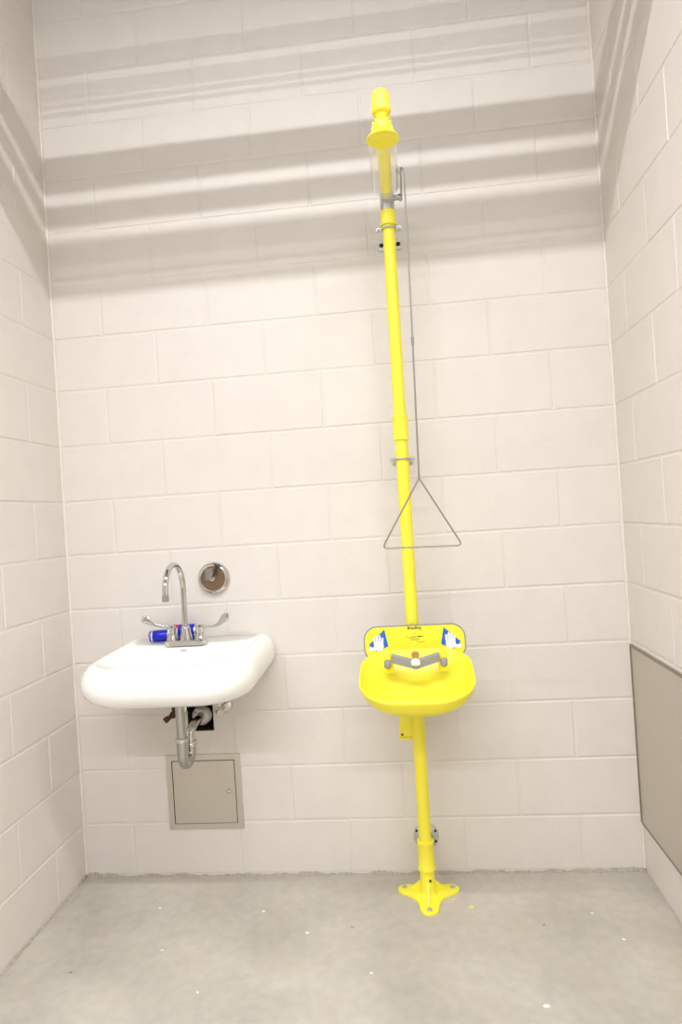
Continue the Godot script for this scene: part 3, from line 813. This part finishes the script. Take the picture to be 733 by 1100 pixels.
func eye_wash(o: Node3D):
	var X := 0.004
	# backing sign: grey-edged plate with a printed yellow face
	var st := S()
	var cy := 0.857; var sz := 0.170
	var xf := Transform3D(Basis(Vector3.RIGHT, PI / 2), Vector3(X, cy, sz))
	var oval := PackedVector2Array(); var inner := PackedVector2Array()
	for p in round_rect(-0.169, 0.169, -0.0620, 0.060, 0.047, 0.047, 12): oval.append(p)
	for p in round_rect(-0.1645, 0.1645, -0.0575, 0.0555, 0.043, 0.043, 12): inner.append(p)
	slab(st, oval, 0.0, 0.004, xf, 0.0)
	var sg := part("sign_plate", st, M.grey_plastic, o)
	st = S(); slab(st, inner, 0.003, 0.0048, xf, 0.0)
	part("sign_face", st, M.yellow_plastic, sg)
	for s in [-1.0, 1.0]:
		st = S()
		var t := PackedVector2Array([Vector2(0.098 * s, -0.050), Vector2(0.151 * s, -0.002), Vector2(0.148 * s, 0.004), Vector2(0.128 * s, 0.022), Vector2(0.087 * s, 0.006)])
		slab(st, t, 0.004, 0.0053, xf, 0.0)
		part("blue_field", st, M.blue, sg)
		st = S()
		hand_print(st, xf, Vector2(0.119 * s, 0.001), s)
		part("hand_symbol", st, M.hand, sg)
	lettering(sg, "Bradley", Vector3(X + 0.002, cy + 0.0515, sz + 0.0054), 0.0128)
	# small printed sketch of the eye wash
	st = S()
	for arc in [[0.0, 0.020, 0.028, 3.5, 5.9], [0.014, 0.030, 0.020, 0.5, 2.6], [0.02, 0.038, 0.016, 3.6, 5.8]]:
		var pts := []
		for k in 13:
			var a: float = lerpf(arc[3], arc[4], k / 12.0)
			pts.append(Vector3(X + arc[0] + arc[2] * cos(a), cy + 0.04 - arc[1] + 0.35 * arc[2] * sin(a) + 0.008, sz + 0.0050))
		tube(st, pts, 0.00055, 6)
	for ln in [[-0.010, 0.022, 0.006], [0.012, 0.022, 0.014], [-0.012, 0.012, 0.030], [0.002, 0.032, 0.004]]:
		block(st, Vector3(X + ln[0], cy + ln[1], sz + 0.0046), Vector3(X + ln[0] + ln[2], cy + ln[1] + 0.0016, sz + 0.0052), 0.0002)
	part("sign_sketch", st, M.print, sg)
	# bowl
	st = S()
	var r := []
	var tl := 0.28; var y0 := 0.845 + tl * 0.19
	for d in [[0.018, 0.34, 0.385, 0.017, -0.086], [0.08, 0.29, 0.43, 0.06, -0.082], [0.125, 0.25, 0.465, 0.075, -0.066], [0.152, 0.222, 0.485, 0.08, -0.040], [0.166, 0.205, 0.495, 0.082, -0.012], [0.1695, 0.200, 0.499, 0.083, -0.002], [0.172, 0.196, 0.503, 0.085, 0.0015], [0.1745, 0.193, 0.506, 0.086, 0.0],
		[0.1752, 0.192, 0.507, 0.086, -0.005], [0.1735, 0.193, 0.504, 0.086, -0.012], [0.166, 0.198, 0.494, 0.083, -0.034], [0.148, 0.208, 0.474, 0.078, -0.058], [0.122, 0.22, 0.445, 0.07, -0.076], [0.09, 0.24, 0.41, 0.055, -0.088], [0.05, 0.27, 0.37, 0.04, -0.094]]:
		var rb: float = minf(d[3] * 1.25, d[0] - 0.001); var rf: float = minf(d[3] * 1.4, d[0] - 0.001)
		var fit := minf(1.0, (d[2] - d[1] - 0.003) / (rb + rf))
		r.append(ring3(X - d[0], X + d[0], d[1], d[2], rb * fit, rf * fit, y0 + d[4], tl))
	loft(st, r)
	var bowl := part("bowl", st, M.yellow_plastic, o)
	# outlet and carrier to the pipe, drop socket beside the pipe
	st = S(); rod(st, Vector3(X, 0.70, PZ), Vector3(X, 0.725, 0.30), 0.024, 24)
	part("bowl_carrier", st, M.yellow, o)
	st = S(); block(st, Vector3(-0.064, 0.532, PZ - 0.036), Vector3(-0.014, 0.72, PZ - 0.004), 0.004); block(st, Vector3(-0.066, 0.524, PZ - 0.038), Vector3(-0.012, 0.533, PZ - 0.002), 0.002)
	part("drop_bracket", st, M.yellow, o)
	hex_bolt(bowl, Vector3(-0.056, 0.543, PZ - 0.004), Vector3.BACK, 0.003, 0.003, M.brass, "screw")
	# spray heads on a grey yoke
	for s in [-1.0, 1.0]:
		st = S(); lathe(st, [Vector2(0.015, 0.790), Vector2(0.015, 0.842), Vector2(0.0135, 0.850), Vector2(0.009, 0.853), Vector2(0, 0.853)], Transform3D(Basis.IDENTITY, Vector3(X + 0.085 * s, 0, 0.275)), 22)
		part("spray_head", st, M.yellow_plastic, bowl)
		st = S(); lathe(st, [Vector2(0, 0.806), Vector2(0.008, 0.806), Vector2(0.0115, 0.811), Vector2(0.0115, 0.827), Vector2(0.008, 0.832), Vector2(0, 0.833)], Transform3D(Basis.IDENTITY, Vector3(X + 0.088 * s, 0, 0.297)), 18)
		part("spray_cap", st, M.grey_plastic, bowl)
		# yoke arm: a broad strip, sagging to the middle
		st = S(); var rows := []
		for k in 9:
			var t := k / 8.0
			var x := lerpf(0.074, 0.0, t); var z := 0.288 + 0.040 * t; var y := 0.844 - 0.013 * t
			rows.append([Vector3(X + x * s, y + 0.004, z - 0.013), Vector3(X + x * s, y, z + 0.011), Vector3(X + x * s, y - 0.022, z + 0.012), Vector3(X + x * s, y - 0.020, z - 0.012)])
		for j in 4:
			new_group(st)
			for k in 8: quad(st, rows[k][j], rows[k + 1][j], rows[k + 1][(j + 1) % 4], rows[k][(j + 1) % 4])
		for k in [0, 8]:
			new_group(st); quad(st, rows[k][0], rows[k][1], rows[k][2], rows[k][3])
		part("yoke_arm", st, M.grey_plastic, bowl)
	st = S(); lathe(st, [Vector2(0, 0.820), Vector2(0.0140, 0.822), Vector2(0.0145, 0.832), Vector2(0.011, 0.837), Vector2(0.006, 0.840), Vector2(0, 0.841)], Transform3D(Basis.IDENTITY, Vector3(X, 0, 0.330)), 22)
	part("yoke_button", st, M.white_plastic, bowl)
	st = S(); lathe(st, [Vector2(0.0125, 0.0), Vector2(0.0125, 0.006), Vector2(0.0095, 0.007), Vector2(0.0085, 0.004), Vector2(0, 0.004)], Transform3D(Basis(Vector3.RIGHT, PI / 2), Vector3(X, 0.828, 0.212)), 18)
	part("supply_nut", st, M.pink_brass, bowl)

func hand_print(st: SurfaceTool, xf: Transform3D, c: Vector2, s: float):
	# open hand: palm, four fingers up, thumb pointing outwards
	var shapes := []
	var palm := PackedVector2Array()
	for k in 20:
		var a := TAU * k / 20
		palm.append(c + Vector2(0.0165 * cos(a), 0.004 + 0.0165 * sin(a)))
	shapes.append(palm)
	for f in [[-0.0125, -0.024, -0.16], [-0.0045, -0.030, -0.05], [0.0035, -0.029, 0.06], [0.0112, -0.021, 0.2]]:
		shapes.append(finger(c + Vector2(f[0], 0.002), c + Vector2(f[0] + 0.010 * sin(f[2]), f[1]), 0.0035))
	shapes.append(finger(c + Vector2(0.006 * s, 0.011), c + Vector2(0.030 * s, 0.013), 0.0055))
	var h := 0.0056
	for p in shapes:
		slab(st, p, 0.005, h, xf, 0.0); h += 0.00004

func finger(a: Vector2, b: Vector2, r: float) -> PackedVector2Array:
	var out := PackedVector2Array(); var d := (b - a).normalized(); var ang := d.angle()
	for k in 9: out.append(b + Vector2.from_angle(ang - PI / 2 + PI * k / 8.0) * r)
	for k in 9: out.append(a + Vector2.from_angle(ang + PI / 2 + PI * k / 8.0) * r)
	return out

func lettering(parent: Node, text: String, at: Vector3, size: float):
	var t := TextMesh.new(); var f := SystemFont.new(); f.font_names = PackedStringArray(["Droid Sans"]); f.font_weight = 700
	t.text = text; t.font = f; t.font_size = 32; t.pixel_size = size / 32.0; t.depth = 0.0006; t.curve_step = 1.0
	var o := inst("lettering", t, M.print, parent); o.position = at
